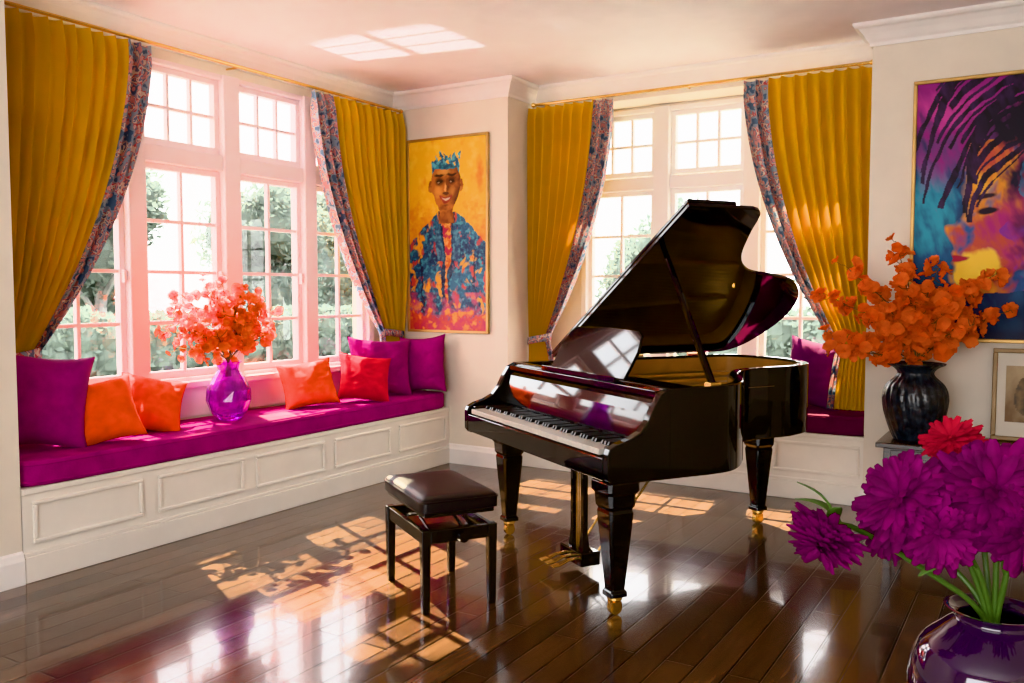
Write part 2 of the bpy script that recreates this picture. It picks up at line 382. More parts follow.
# ------------------------------------------------------------------ curtains
def curtain(label, mp, W0, wt, zt, zb, folds, seed, sp=.86, ztop=2.945):
    """mp(a, d): a from outer edge inwards along the rod, d towards the room"""
    o0 = mp(0, 0)
    root = thing('curtain', (o0[0], o0[1], zb), label, 'curtain', group='gold curtains with floral edges')
    def width(z):
        if z >= zt:
            v = (z-zt)/(ztop-zt); return wt+(W0-wt)*(1-(1-v)**1.7)
        v = (zt-z)/(zt-zb); return wt+(.28-wt)*v**.7
    def pt(a, z):
        W = width(z); tz = abs(z-zt)
        A = .024+.036*min(1, tz/.5)
        if z < zt: A = .02
        if z > ztop-.12: A *= .55+.45*(ztop-z)/.12
        ph = 2*pi*folds*a+seed+.5*sin(3*a+seed)+.25*sin(z*1.3+a*5)
        s_ = sin(ph); d = A*math.copysign(abs(s_)**.75, s_)+.010*sin(ph*.37+z)
        al = a*W+.012*cos(ph)*min(1, W)
        zz = z
        if z > zt: zz = z-.05*a*sin(pi*(z-zt)/(ztop-zt))
        p = mp(al, d); return (p[0]-o0[0], p[1]-o0[1], zz-zb)
    def strip(a0, a1, nu, name, m):
        nv = 56; vs = []; fs = []
        for j in range(nv+1):
            z = zb+(ztop-zb)*j/nv
            for i in range(nu+1): vs.append(pt(a0+(a1-a0)*i/nu, z))
        for j in range(nv):
            for i in range(nu):
                k = j*(nu+1)+i; fs.append((k, k+1, k+nu+2, k+nu+1))
        b = MB(); b.add(vs, fs); b.build(name, m, root, smooth=True, ang=180)
    strip(0, sp, 220, 'panel', M['gold']); strip(sp, 1, 44, 'trim', M['floral'])
    b = MB(); path = []
    for k in range(25):
        t = 2*pi*k/24; p = mp(wt/2+(wt/2+.02)*cos(t), .055*sin(t)); path.append((p[0]-o0[0], p[1]-o0[1], zt-zb+.02*cos(t)))
    rings = []
    for p in path[:-1]:
        rings.append([(p[0], p[1], p[2]-.03), (p[0]*1, p[1]*1, p[2]+.03)])
    vs = [q for r in rings for q in r]; n = len(rings)
    b.add(vs, [(2*i, 2*((i+1) % n), 2*((i+1) % n)+1, 2*i+1) for i in range(n)])
    o = b.build('tieback', M['floral'], root, smooth=True); s = o.modifiers.new('solid', 'SOLIDIFY'); s.thickness = .006
    return root
RX, RY, RZ = -4.745, 6.32, 2.955
curtain('gold curtain at the near end of the left window, floral edge at right', lambda a, d: (RX+d, 2.50+a), 1.00, .25, 1.09, .63, 12, .3, .83)
curtain('gold curtain at the far end of the left window, beside the portrait', lambda a, d: (RX+d, 5.94-a), 1.03, .27, 1.09, .63, 12, 1.1, .81)
curtain('gold curtain on the left of the alcove window, between portrait and piano', lambda a, d: (AL+.02+a, RY-d), .76, .18, 1.05, .63, 9, 2.2, .79)
curtain('gold curtain on the right of the alcove window, behind the piano tail', lambda a, d: (AR-.02-a, RY-d), .88, .22, 1.05, .63, 10, .9, .81)
def rod(label, p, q, out):
    root = thing('curtain_rod', p, label, 'curtain rod'); d = Vector(q)-Vector(p); L = d.length
    b = MB(); b.tube([(0, 0, 0), d*.5, d], .011, 10); b.build('rod', M['brass'], root, smooth=True)
    u = d.normalized()
    for e, s in ((Vector((0, 0, 0)), 1), (d, -1)):
        c = MB(); ends = [e-u*.001*s, e+u*.012*s, e+u*.03*s]
        c.tube(ends, [.017, .020, .012], 10); c.build('finial', M['brass'], root, smooth=True)
    for t in (.04, .5, .96):
        c = MB(); a = d*t; o_ = Vector(out); c.tube([a+o_, a+o_*.3, a], .007, 8); c.build('bracket', M['brass'], root, smooth=True)
    return root
rod('thin brass curtain rod above the left window', (RX, 2.46, RZ+.012), (RX, 5.96, RZ+.012), (-.13, 0, 0))
rod('thin brass curtain rod above the alcove window behind the piano', (AL+.04, RY, RZ+.012), (AR-.04, RY, RZ+.012), (0, .09, 0))

# ------------------------------------------------------------------ paintings
def mixc(a, b, t): t = max(0, min(1, t)); return tuple(x+(y-x)*t for x, y in zip(a, b))
def fr(x, y, s, k=0, o=4): return noise.fractal(Vector((x*s, y*s, k)), 1, 2, o)
def ell(u, v, cu, cv, ru, rv): return ((u-cu)/ru)**2+((v-cv)/rv)**2
def portrait(u, v):
    n1 = fr(u, v*2, 3, 1); n2 = fr(u, v*2, 9, 5); n3 = fr(u, v*2, 20, 9); n4 = fr(u, v*2, 34, 19)
    c = mixc((.60, .10, .03), (.82, .48, .03), (v-.34)/.30+.40*n1+.3*n3)
    c = mixc(c, (.88, .60, .08), (n2-.02)*1.4 if v > .6 else 0)
    c = mixc(c, (.70, .20, .03), (fr(u, v*1.2, 5, 61)-.16)*1.5)
    c = mixc(c, (.44, .03, .11), (.30-v)*2.6+n1*.8+n3*.4)
    c = mixc(c, (.82, .34, .04), (n2-.15)*2.5 if v < .5 else 0)
    # broad figure filling the canvas, brushy edges
    bu, bv = u, v
    u = .47+(bu-.48)/1.30+.008*n3; v = .74+(bv-.725)/1.21+.004*n3
    x = u-.485+.02*n1
    du = abs(x)
    top = .655-.62*max(0, du-.09)**1.20    # sloping shoulders
    side = .40-.06*max(0, (.45-v))-.05*abs(n1)
    if v < top+.012*n2 and du < side and bv > .07+.07*n2+.05*du:
        c = mixc((.012, .040, .11), (.030, .15, .27), .5+n1*.9+n4*.7)
        c = mixc(c, (.06, .30, .40), (n3-.10)*2.4)
        c = mixc(c, (.75, .38, .04), (fr(u+.1*n1, v*1.1, 12, 31)-.22)*4+(.28-v)*1.2)
        c = mixc(c, (.50, .07, .06), (fr(u, v*1.2, 13, 22)-.25)*4)
        op = .03+.13*max(0, (v-.36))
        if du < op and bv > .12: c = mixc(mixc((.52, .12, .03), (.80, .42, .09), .5+n3*1.6), (.38, .03, .08), (fr(u, v*2, 14, 3)-.1)*4)
        if abs(du-op) < .018+.012*n2: c = mixc((.010, .022, .06), (.04, .14, .24), .3+n3)
        if op < du < op+.07 and v > .44 and (.62-v)*.9 > du-op: c = mixc((.02, .07, .16), (.08, .26, .36), .4+n3*1.5)
        if abs(du-.27-.03*n2) < .008: c = mixc(c, (.010, .02, .05), .8 if v < .47 else 0)
        if bv < .20: c = mixc(c, (.50, .08, .18), (.20-bv)*6+n2)
    if du < .07+.25*max(0, .645-v) and .605 < v < .72: c = mixc((.20, .05, .015), (.46, .17, .045), .5+n2+(.46-u)*5)
    hu, hv = .475, .775
    for e in (hu-.152, hu+.152):
        if ell(u, v, e, hv-.008, .024, .026) < 1: c = mixc((.26, .075, .02), (.45, .17, .05), .4+n3*2)
    if v > hv+.045 and v < .99:            # blue upswept spiky hair
        k = (v-hv-.055)/.105; w_ = .138+.015*k
        sp_ = abs(((u-hu+.5+.05*n2)*30) % 2-1)
        if abs(u-hu) < w_ and k < .40+.40*sp_+.35*n2-7*(u-hu)**2: c = mixc((.02, .11, .23), (.09, .40, .50), .5+n3*2.2)
    jaw = .145-.080*max(0, (hv-.01-v)/.10)**1.6
    if abs(u-hu) < jaw and hv-.112 < v < hv+.085 and ell(u, v, hu, hv-.008, .152, .110) < 1.0+.06*n2:
        c = mixc((.46, .16, .045), (.12, .032, .014), (u-hu+.05)*4.5+n2*.8)
        c = mixc(c, (.72, .34, .09), (.95-ell(u, v, hu-.075, hv-.030, .055, .035))*.9)
        c = mixc(c, (.60, .26, .07), (.95-ell(u, v, hu+.065, hv-.030, .04, .028))*.6)
        c = mixc(c, (.76, .40, .12), (.9-ell(u, v, hu-.02, hv+.052, .085, .020))*.7)
        c = mixc(c, (.07, .02, .010), (.8-ell(u, v, hu+.12, hv-.06, .06, .06))*.9)
        if v > hv+.066+.012*n2: c = mixc((.02, .09, .16), (.04, .26, .34), .5+n3*2)
        for e in (hu-.062, hu+.060):
            c = mixc(c, (.06, .020, .012), (1.3-ell(u, v, e, hv+.014, .048, .020))*.9)
            c = mixc(c, (.02, .010, .008), 1.4-ell(u, v, e, hv+.012, .034, .0075))
            c = mixc(c, (.34, .27, .20), (1-ell(u, v, e-.010, hv+.009, .015, .0042))*1.5)
            c = mixc(c, (.035, .014, .008), 1.5-ell(u, v, e, hv+.036+.1*abs(e-u), .050, .0060))
        if abs(u-hu-.016) < .014 and hv-.030 < v < hv+.022: c = mixc(c, (.12, .035, .015), .6)
        c = mixc(c, (.80, .44, .15), (1-ell(u, v, hu-.004, hv-.018, .012, .026))*1.2)
        c = mixc(c, (.10, .03, .018), (1.1-ell(u, v, hu, hv-.040, .038, .007))*2)
        m_ = ell(u, v, hu, hv-.070+4.5*(u-hu)**2, .066, .013)
        if m_ < 1: c = mixc((.36, .07, .05), (.24, .035, .03), n3+.5)
        c = mixc(c, (.62, .52, .42), (1-ell(u, v, hu, hv-.068+4.5*(u-hu)**2, .048, .0050))*2)
        c = mixc(c, (.10, .03, .015), (.9-ell(u, v, hu, hv-.092, .04, .006))*.8)
    return c
def abstract(u, v):
    u0, v0 = u, v
    a1 = fr(u, v, 2.0, 13); a2 = fr(u, v, 2.0, 17)
    u = u+.05*a1; v = v+.05*a2                       # swirl the strokes
    n1 = fr(u, v, 2.2, 3); n2 = fr(u, v, 6, 7); n3 = fr(u+v*.4, v*.5, 22, 4)
    c = mixc((.010, .030, .10), (.015, .11, .26), .5+n1*1.4+n3*.5)
    c = mixc(c, (.03, .32, .46), 1.1-ell(u+.04*n2, v+.05*n2, .06, .52, .14, .18)+n2*.7+n3*.8)
    c = mixc(c, (.28, .015, .20), (v-.60)*4+n1*.8+n2*.4+n3*.6)
    c = mixc(c, (.56, .06, .32), (.9-ell(u+.05*n2, v, .12, .90, .22, .10))*.9+n2*.5+n3*.6)
    c = mixc(c, (.55, .15, .06), (.8-ell(u, v+.04*n2, .62, .90, .2, .1))*1.2)
    c = mixc(c, (.006, .008, .028), (.22-v)*4+n1*.9)
    # turned face: brow, nose, lips and chin as the left edge of broken warm and violet strokes
    pf = .200-.055*math.exp(-((v-.44)/.035)**2)-.020*math.exp(-((v-.362)/.014)**2)-.018*math.exp(-((v-.326)/.014)**2)-.02*math.exp(-((v-.27)/.03)**2)+.03*math.exp(-((v-.52)/.03)**2)+.9*max(0, .25-v)+.25*max(0, v-.62)+.012*n3
    if .18 < v < .78 and u > pf:
        w_ = (u-pf)
        f_ = mixc((.78, .32, .03), (.52, .08, .05), w_*6+n2*1.2+n3*.7)
        f_ = mixc(f_, (.40, .02, .18), (w_-.12)*7+n1+n3)
        f_ = mixc(f_, (.03, .10, .30), (fr(u, v, 7, 71)-.20)*3.5)
        f_ = mixc(f_, (.92, .60, .06), (1-ell(u+.04*n2, v+.04*n1, .29, .30, .10, .075))*2.5+n3*.8*(ell(u, v, .29, .30, .14, .11) < 1))
        f_ = mixc(f_, (.85, .42, .04), (1-ell(u+.03*n2, v, .29, .62, .06, .06))*1.2)
        f_ = mixc(f_, (.010, .008, .030), (w_-.21-.10*n2)*8+n3*.6)
        if w_ > .24: f_ = mixc(f_, (.24, .03, .32), (n2-.03)*2.5+n3*.6)
        if w_ > .26: f_ = mixc(f_, (.02, .20, .38), (fr(u, v, 5, 44)-.08)*2.8+n3*.5)
        c = mixc(c, f_, (w_*40+.1)*(.95+.3*n2))
        c = mixc(c, (.012, .006, .02), (1-ell(u+.01*n3, v, pf+.10, .520, .055, .014))*2)
        c = mixc(c, (.02, .008, .02), (1-ell(u, v+.01*n2, pf+.10, .570, .075, .013))*2)
        c = mixc(c, (.40, .01, .05), (1-ell(u, v, pf+.03, .344, .05, .016))*2)
    u, v = u0+.03*a1, v0+.03*a2
    for i in range(26):                               # dark locks swirling from the crown around the face
        r = .26+.0155*i; q = math.hypot((u-.56)*1.0, (v-.47)*.82)
        ang = math.atan2(v-.47, u-.56)
        wv = r+.034*sin(ang*2.4+i*.5)+.03*n1
        if .1+.1*sin(i*2) < ang < 2.95-.02*i+.35*sin(i*1.9) and abs(q-wv) < .0085+.0045*sin(i*3+ang*2)+.004*n3:
            c = mixc((.004, .004, .012), (.05, .02, .08), .35+n3)
    if ell(u, v, .50, .83, .3, .16) < 1.2: c = mixc(c, (.006, .006, .018), (1.0-ell(u+.05*n2, v, .50, .83, .26, .11))*1.4+n3*.6)
    return c
def painting(name, label, x0, x1, z0, z1, y, fn, nx, fm, fw=.022):
    root = thing(name, ((x0+x1)/2, y, z0), label, 'painting'); hw = (x1-x0)/2; hh = z1-z0
    b = MB(); vs = []; fs = []; cols = []; ny = int(nx*hh/(2*hw))
    for j in range(ny+1):
        for i in range(nx+1):
            vs.append((-hw+2*hw*i/nx, -.022, hh*j/ny)); cols.append(fn(i/nx, j/ny))
    for j in range(ny):
        for i in range(nx):
            k = j*(nx+1)+i; fs.append((k, k+1, k+nx+2, k+nx+1))
    b.add(vs, fs); o = b.build('canvas', M['paint'], root, recalc=False)
    at = o.data.color_attributes.new('paint', 'FLOAT_COLOR', 'POINT')
    for i, c in enumerate(cols): at.data[i].color = (max(0, c[0]), max(0, c[1]), max(0, c[2]), 1)
    b = MB()
    b.box(-hw-fw, hw+fw, -.035, -.002, -fw, 0); b.box(-hw-fw, hw+fw, -.035, -.002, hh, hh+fw)
    b.box(-hw-fw, -hw, -.035, -.002, 0, hh); b.box(hw, hw+fw, -.035, -.002, 0, hh)
    b.build('picture_frame', fm, root, bevel=.004)
    return root
painting('painting', 'tall framed portrait painting of a figure in a blue jacket on yellow', -4.68, -3.90, 1.12, 2.70, PY, portrait, 200, M['goldframe'])
painting('painting', 'large blue and magenta painting of a face, above the orange flowers', -.73, .52, 1.16, 2.71, PY, abstract, 280, M['goldframe'])

# ------------------------------------------------------------------ grand piano
PYAW = RAD(-33.2)
P = thing('grand_piano', (-2.285, 3.86, 0), 'black lacquered grand piano with its lid propped open', 'piano', PYAW)
P.scale = (1.035, 1.02, 1.02)
ZB, ZT = .595, .995
front = [(-.79, .31), (.79, .31)]
curve = spline([(.79, .54), (.755, .70), (.59, .89), (.36, 1.05), (.20, 1.22), (.155, 1.42), (.145, 1.62), (.06, 1.82), (-.11, 1.95), (-.35, 2.02), (-.62, 1.99), (-.76, 1.91), (-.79, 1.80)], 6)
OUT = [Vector(p) for p in front]+[Vector((p.x, p.y)) for p in curve]+[Vector((-.79, 1.2)), Vector((-.79, .7))]
def offset(loop, t):
    n = len(loop); o = []
    for i in range(n):
        a, b, c = loop[i-1], loop[i], loop[(i+1) % n]
        d1 = (b-a).normalized(); d2 = (c-b).normalized()
        m1 = Vector((-d1.y, d1.x)); m2 = Vector((-d2.y, d2.x)); s_ = m1+m2
        o.append(b+s_/(1+m1.dot(m2))*t)
    return o
INN = offset(OUT, .045)
b = MB()
b.loft([[(p.x, p.y, z) for p in L] for L, z in ((OUT, ZB), (OUT, ZT), (INN, ZT), (INN, .84), (INN, ZB+.03))])
b.build('case', M['black'], P, smooth=True, bevel=.006)
IN2 = offset(OUT, .0465); IN3 = offset(OUT, .056)
b = MB(); b.loft([[(p.x, p.y, z) for p in L] for L, z in ((IN2, .85), (IN2, .98), (IN3, .98), (IN3, .85))], caps=False, closed=True)
tag(b.build('inner_rim', M['rimwood'], P, smooth=True), 'warm gold wood lining of the rim')
b = MB(); b.loft([[(p.x, p.y, z) for p in IN2] for z in (.85, .87)])
for x0, y0, x1, y1 in ((-.55, .55, -.45, 1.85), (-.2, .55, -.2, 1.85), (.15, .55, -.02, 1.5), (.40, .55, .28, .98)):
    b.loft([[(x+dx, y, z) for dx, z in ((-.015, .87), (.015, .87), (.012, .91), (-.012, .91))] for x, y in ((x0, y0), (x1, y1))])
b.box(-.73, .70, .50, .56, .87, .90)
b.build('iron_frame', M['iron'], P, bevel=.004)
def ymax(x): return max([p.y for p in IN2 if abs(p.x-x) < .12] or [.6])
b = MB()
for i in range(60):
    x = -.68+1.36*i/59; ye = ymax(x)-.14
    if ye > .7: b.tube([(x, .57, .895), (x-.06*(ye-.57), ye, .89)], .0016, 4)
b.build('strings', M['string'], P)
b = MB()
for i in range(44):
    x = -.66+1.22*i/43; b.box(x-.009, x+.009, .64, .68, .87, .945)
b.build('dampers', M['ebony'], P)
prof = [(.32, ZB), (.02, ZB), (0, .62), (0, .725), (.010, .748), (.05, .768), (.11, .785), (.165, .812), (.205, .86), (.235, .92), (.27, .972), (.32, ZT)]
for s in (-1, 1):
    b = MB(); b.prism(prof, lambda p, x: (x, p[0], p[1]), s*.742, s*.79); b.build('cheek', M['black'], P, bevel=.006)
    b = MB(); b.box(s*.702, s*.740, .03, .215, .66, .752); b.build('key_block', M['black'], P, bevel=.006)
b = MB(); b.box(-.741, .741, .03, .31, ZB+.002, .675); b.build('keybed', M['black'], P)
b = MB(); b.box(-.741, .741, .002, .022, ZB+.01, .705); b.build('key_slip', M['black'], P, bevel=.005)
kw = 1.40/52
wk = MB(); wk.box(-kw/2+.0009, kw/2-.0009, .008, .218, .712, .738)
bk = MB(); bk.loft([[(-.0075, .085, .738), (.0075, .085, .738), (.0075, .218, .738), (-.0075, .218, .738)], [(-.0055, .094, .755), (.0055, .094, .755), (.0055, .218, .755), (-.0055, .218, .755)]])
w0 = b0 = None
for i in range(52):
    x = -.70+kw*(i+.5)
    if w0 is None: w0 = wk.build('white_key', M['ivory'], P, bevel=.0012); o = w0
    else: o = w0.copy(); COL.objects.link(o); o.parent = P
    o.location = (x, 0, 0)
    if i % 7 in (0, 2, 3, 5, 6) and i < 51:
        if b0 is None: b0 = bk.build('black_key', M['ebony'], P); o = b0
        else: o = b0.copy(); COL.objects.link(o); o.parent = P
        o.location = (x+kw/2, 0, 0)
b = MB(); b.box(-.70, .70, .2185, .224, .735, .747); b.build('felt_strip', M['felt'], P)
prof = [(.225, .735), (.228, .765), (.245, .88), (.262, .925), (.28, .945), (.308, .95), (.308, .735)]
b = MB(); b.prism(prof, lambda p, x: (x, p[0], p[1]), -.740, .740); b.build('fallboard', M['black'], P, bevel=.004)
b = MB(); b.box(-.740, .738, .27, .54, .952, .982); b.build('music_shelf', M['black'], P, bevel=.004)
b = MB(); dk = [(-.36, 0), (.38, 0), (.385, .16), (.355, .25), (.31, .275), (.02, .285), (-.29, .275), (-.335, .25), (-.365, .16)]
def desk(p, t): return (p[0], .335+p[1]*.50+t*.86, .987+p[1]*.86-t*.5)
b.prism(spline(dk[:2], 1)+[Vector(q) for q in dk[2:]], desk, 0, .016); b.build('music_desk', M['black'], P, bevel=.004)
b = MB(); b.box(-.36, .38, .285, .345, .983, .997); b.box(-.36, .38, .282, .292, .983, 1.011); b.build('music_ledge', M['black'], P, bevel=.003)
TH = RAD(31)
def lidp(p, t): return (-.79+p[0]*cos(TH)-t*sin(TH), p[1], 1.008+p[0]*sin(TH)+t*cos(TH))
lc = spline([(1.57, .97), (1.53, 1.04), (1.36, 1.10), (1.15, 1.20), (1.01, 1.36), (.965, 1.56), (.90, 1.77), (.72, 1.96), (.46, 2.05), (.17, 2.02), (.03, 1.93), (0, 1.82)], 6)
lidout = [Vector((0, .585)), Vector((1.57, .585))]+lc
b = MB(); b.prism(lidout, lidp, 0, .022); b.build('lid', M['black'], P, bevel=.005)
b = MB(); b.prism([(0.0, .587), (1.57, .587), (1.57, .875), (0, .875)], lidp, .025, .045); b.build('folded_lid_flap', M['black'], P, bevel=.005)
b = MB(); tp = Vector(lidp((1.20, .67), -.004)); bp_ = Vector((.745, .58, ZT-.005))
b.tube([bp_, bp_.lerp(tp, .5), tp], [.018, .017, .015], 8); b.build('lid_prop', M['black'], P, smooth=True)
b = MB(); b.box(.72, .768, .55, .61, ZT-.03, ZT+.012); b.build('prop_socket', M['brass'], P, bevel=.003)
for y in (.75, 1.2, 1.65):
    b = MB(); b.tube([(-.795, y-.05, 1.002), (-.795, y, 1.002), (-.795, y+.05, 1.002)], .007, 8); b.build('hinge', M['brass'], P)
def piano_leg(x, y):
    def sq(h, z): c = h*.8; return [(x+a, y+e, z) for a, e in ((h,c),(c,h),(-c,h),(-h,c),(-h,-c),(-c,-h),(c,-h),(h,-c))]
    b = MB(); b.loft([sq(h, z) for h, z in ((.082, ZB+.002), (.082, .555), (.070, .54), (.068, .49), (.058, .475), (.063, .46), (.061, .43), (.034, .115), (.043, .105), (.043, .085))])
    lg = b.build('leg', M['black'], P, bevel=.003)
    b = MB(); b.lathe([(.032, .086), (.034, .07), (.022, .055), (.022, .045)], 14, (x, y, 0))
    b.box(x-.024, x-.018, y-.022, y+.022, .02, .06); b.box(x+.018, x+.024, y-.022, y+.022, .02, .06)
    rings = [[(x+dx, y+.03*cos(2*pi*k/16), .031+.03*sin(2*pi*k/16)) for k in range(16)] for dx in (-.015, .015)]
    b.loft(rings); tag(b.build('caster', M['brass'], lg), 'brass caster')
for x, y in ((-.62, .21), (.705, .09), (-.20, 1.69)): piano_leg(x, y)
LX, LY = .10, .26
L = MB(); L.box(LX-.11, LX+.11, LY-.05, LY+.06, .045, .115); ly = L.build('pedal_lyre', M['black'], P, bevel=.006)
for s in (-1, 1):
    c = MB(); c.loft([[(LX+s*.052+a, LY+e, z) for a, e in ((-h,-h),(h,-h),(h,h),(-h,h))] for z, h in ((.11, .022), (.2, .014), (.5, .014), (.595, .024))]); c.build('lyre_post', M['black'], ly, bevel=.004)
    c = MB(); c.tube([(LX+s*.08, LY+.05, .09), (LX+s*.10, LY+.30, .38), (LX+s*.11, LY+.47, .597)], .006, 6); c.build('brace_rod', M['brass'], ly)
c = MB(); c.box(LX-.11, LX+.11, LY-.05, LY+.05, .56, .595); c.build('lyre_head', M['black'], ly, bevel=.004)
for i in (-1, 0, 1):
    c = MB(); c.loft([[(LX+i*.06+a*w_, LY-d, z+e) for a, e in ((-1,0),(1,0),(1,.010),(-1,.010))] for d, z, w_ in ((.045, .075, .010), (.10, .07, .012), (.15, .055, .020), (.19, .05, .016))])
    tag(c.build('pedal', M['brass'], ly, bevel=.003), 'brass pedal')
    c = MB(); c.tube([(LX+i*.02, LY, .11), (LX+i*.02, LY, .595)], .004, 6); c.build('pedal_rod', M['brass'], ly)

# ------------------------------------------------------------------ piano bench
B = thing('piano_bench', (-2.477, 3.375, 0), 'black piano bench with padded leather seat in front of the piano', 'bench', PYAW)
b = MB(); hx, hy = .295, .19; N = 64
def sup(t, e): c, s_ = cos(t), sin(t); return math.copysign(abs(c)**e, c), math.copysign(abs(s_)**e, s_)
rings = []
for k_, z in ((.95, .455), (1.0, .462), (1.0, .505), (.985, .517), (.96, .525), (.80, .533), (.5, .537), (.1, .538)):
    rings.append([(sup(2*pi*i/N, .14)[0]*(hx-(1-k_)*.3), sup(2*pi*i/N, .14)[1]*(hy-(1-k_)*.3*(.6 if k_ < .9 else 1)), z) for i in range(N)])
b.loft(rings); st = b.build('seat', M['leather'], B, smooth=True, ang=50)
b = MB(); b.tube([(sup(2*pi*i/N, .14)[0]*(hx+.001), sup(2*pi*i/N, .14)[1]*(hy+.001), .509) for i in range(N+1)], .004, 6, caps=False); b.build('piping', M['leather'], st, smooth=True)
b = MB(); b.box(-.27, .27, -.17, .17, .435, .456); b.build('seat_board', M['blackwood'], B, bevel=.003)
b = MB()
for s in (-1, 1):
    b.box(-.235, .235, s*.165-.012, s*.165+.012, .315, .375); b.box(s*.258-.012, s*.258+.012, -.14, .14, .315, .375)
b.build('apron', M['blackwood'], B, bevel=.003)
for sx in (-1, 1):
    for sy in (-1, 1):
        b = MB(); X, Y = sx*.255, sy*.162
        b.loft([[(X+a, Y+e, z) for a, e in ((-h,-h),(h,-h),(h,h),(-h,h))] for z, h in ((0, .016), (.02, .017), (.30, .021), (.38, .022))]); b.build('leg', M['blackwood'], B, bevel=.004)
b = MB()
for s in (-1, 1):
    b.tube([(-.17, s*.12, .345), (.17, s*.12, .435)], .009, 6); b.tube([(.17, s*.105, .345), (-.17, s*.105, .435)], .009, 6)
b.box(-.2, .2, -.14, .14, .335, .347)
b.build('scissor_mechanism', M['blackwood'], B)
for s in (-1, 1):
    b = MB(); b.tube([(s*.268, 0, .345), (s*.285, 0, .345), (s*.30, 0, .345), (s*.325, 0, .345)], [.012, .012, .026, .024], 16); b.build('adjustment_knob', M['blackwood'], B, smooth=True)

# ------------------------------------------------------------------ vases and flowers
def vase(label, loc, prof, m, n=40, flute=0, tw=0, amp=.045, smooth=True):
    b = MB(); rings = []
    for j, (r, z) in enumerate(prof):
        ring = []
        for k in range(n):
            a = 2*pi*k/n+(tw*z if not smooth else 0); q = max(r, .0005)
            if flute: q *= 1+amp*abs(cos(flute*a/2+tw*z))
            ring.append((q*cos(a), q*sin(a), z))
        rings.append(ring)
    b.loft(rings); o = b.build('vase', m, smooth=smooth, ang=60); o.location = loc
    return tag(o, label, 'vase')
def vprof(pts, th=.008, k=5):
    s_ = [(p.x, p.y) for p in spline(pts, k)]
    inner = [(max(.004, r-th), z) for r, z in s_[::-1] if z > .03]
    return [(.001, 0)]+s_+inner+[(.001, .03)]
VL = (-4.60, 3.94, .602)
vase('violet glass vase of orange flowers on the left window seat', VL, vprof([(.075, 0), (.085, .01), (.115, .05), (.145, .13), (.142, .20), (.10, .28), (.068, .33), (.075, .365), (.090, .385)], .008, 1), M['vasepurple'], 16, 0, 1.5, 0, False)
CZ = .57
VR = (-.66, 5.64, CZ+.002)
vase('tall black ceramic vase of orange flowers on the dark console', VR, vprof([(.105, 0), (.112, .012), (.135, .07), (.162, .17), (.170, .25), (.152, .32), (.104, .372), (.094, .398), (.115, .425), (.150, .444), (.152, .452)]), M['vaseblack'], 88, 22, 9, .07)
vase('glossy dark violet vase of magenta blooms in the near right corner', (-.062, 1.654, .642), vprof([(.06, 0), (.068, .01), (.11, .06), (.132, .13), (.12, .20), (.082, .240), (.062, .258), (.066, .268), (.078, .276)], .007), M['vasedark'], 48)

def blossom_mesh(name, m, R, seed):
    rnd = random.Random(seed); b = MB(); NP = 5
    for k in range(NP):
        a0 = 2*pi*k/NP+rnd.uniform(-.25, .25); lift = rnd.uniform(.25, .85); L_ = R*rnd.uniform(.8, 1.15); cr = rnd.uniform(.05, .14)
        vs = []; fs = []
        for i in range(6):
            t = i/5; r = L_*t; wd = R*.60*(sin(pi*min(1, .10+t*.80)))**.7
            for j in range(5):
                q = -1+2*j/4
                x = r*(1-.14*q*q)*(1-.25*lift*t); y = q*wd; z = lift*r*(1.1-.45*t)+.14*R*q*q+cr*R*sin(q*7+k+t*6)*t
                vs.append((x*cos(a0)-y*sin(a0), x*sin(a0)+y*cos(a0), z))
        for i in range(5):
            for j in range(4): fs.append((i*5+j, i*5+j+1, i*5+j+6, i*5+j+5))
        b.add(vs, fs)
    b.lathe([(.0, -.12*R), (.12*R, -.02*R), (.10*R, .18*R), (.02*R, .28*R)], 6)
    o = b.build(name, m, smooth=True, ang=80, recalc=False); me = o.data; bpy.data.objects.remove(o); return me
def bouquet(label, group, mouth, branches, mats, R, nb, seed, spread=.10, t0=.42, taper=.55):
    rnd = random.Random(seed); meshes = [blossom_mesh('blossom', mm, R, seed+i*7+j) for j in range(3) for i, mm in enumerate(mats)]
    for tip in branches:
        root = thing('flower_branch', mouth, label, 'flowers', group=group)
        tip = Vector(tip)
        c1 = Vector((tip.x*.18+rnd.uniform(-.01, .01), tip.y*.15, tip.z*.45)); c0 = Vector((-tip.x*.05, -tip.y*.05, -.10))
        path = spline([c0, Vector((tip.x*.03, tip.y*.03, .01)), c1.lerp(tip, .25), c1.lerp(tip, .6), tip], 5)
        b = MB(); b.tube(path, [.0045*(1-.6*i/len(path)) for i in range(len(path))], 5)
        for k in range(nb):
            t = t0+(1-t0)*(k+.5)/nb; p = path[min(len(path)-1, int(t*(len(path)-1)+.5))]
            off = Vector((rnd.gauss(0, 1), rnd.gauss(0, 1), rnd.gauss(0, .8))); off = off.normalized()*spread*rnd.uniform(.25, 1.0)*(1.25-taper*t)
            q = p+off
            b.tube([p, p.lerp(q, .5)+Vector((0, 0, -.008)), q], .0018, 4)
            o = bpy.data.objects.new('blossom', rnd.choice(meshes)); COL.objects.link(o); o.parent = root
            o.location = q; nrm = (off.normalized()+Vector((rnd.gauss(0, .5), rnd.gauss(0, .5)-.3, rnd.gauss(0, .5)+.35))).normalized()
            o.rotation_mode = 'QUATERNION'; o.rotation_quaternion = nrm.to_track_quat('Z', 'Y')
            s_ = rnd.uniform(.65, 1.2)*(1.1-.35*max(0, t-.6)*taper*2); o.scale = (s_, s_, s_)
        b.build('stem', M['twig'], root, smooth=True)
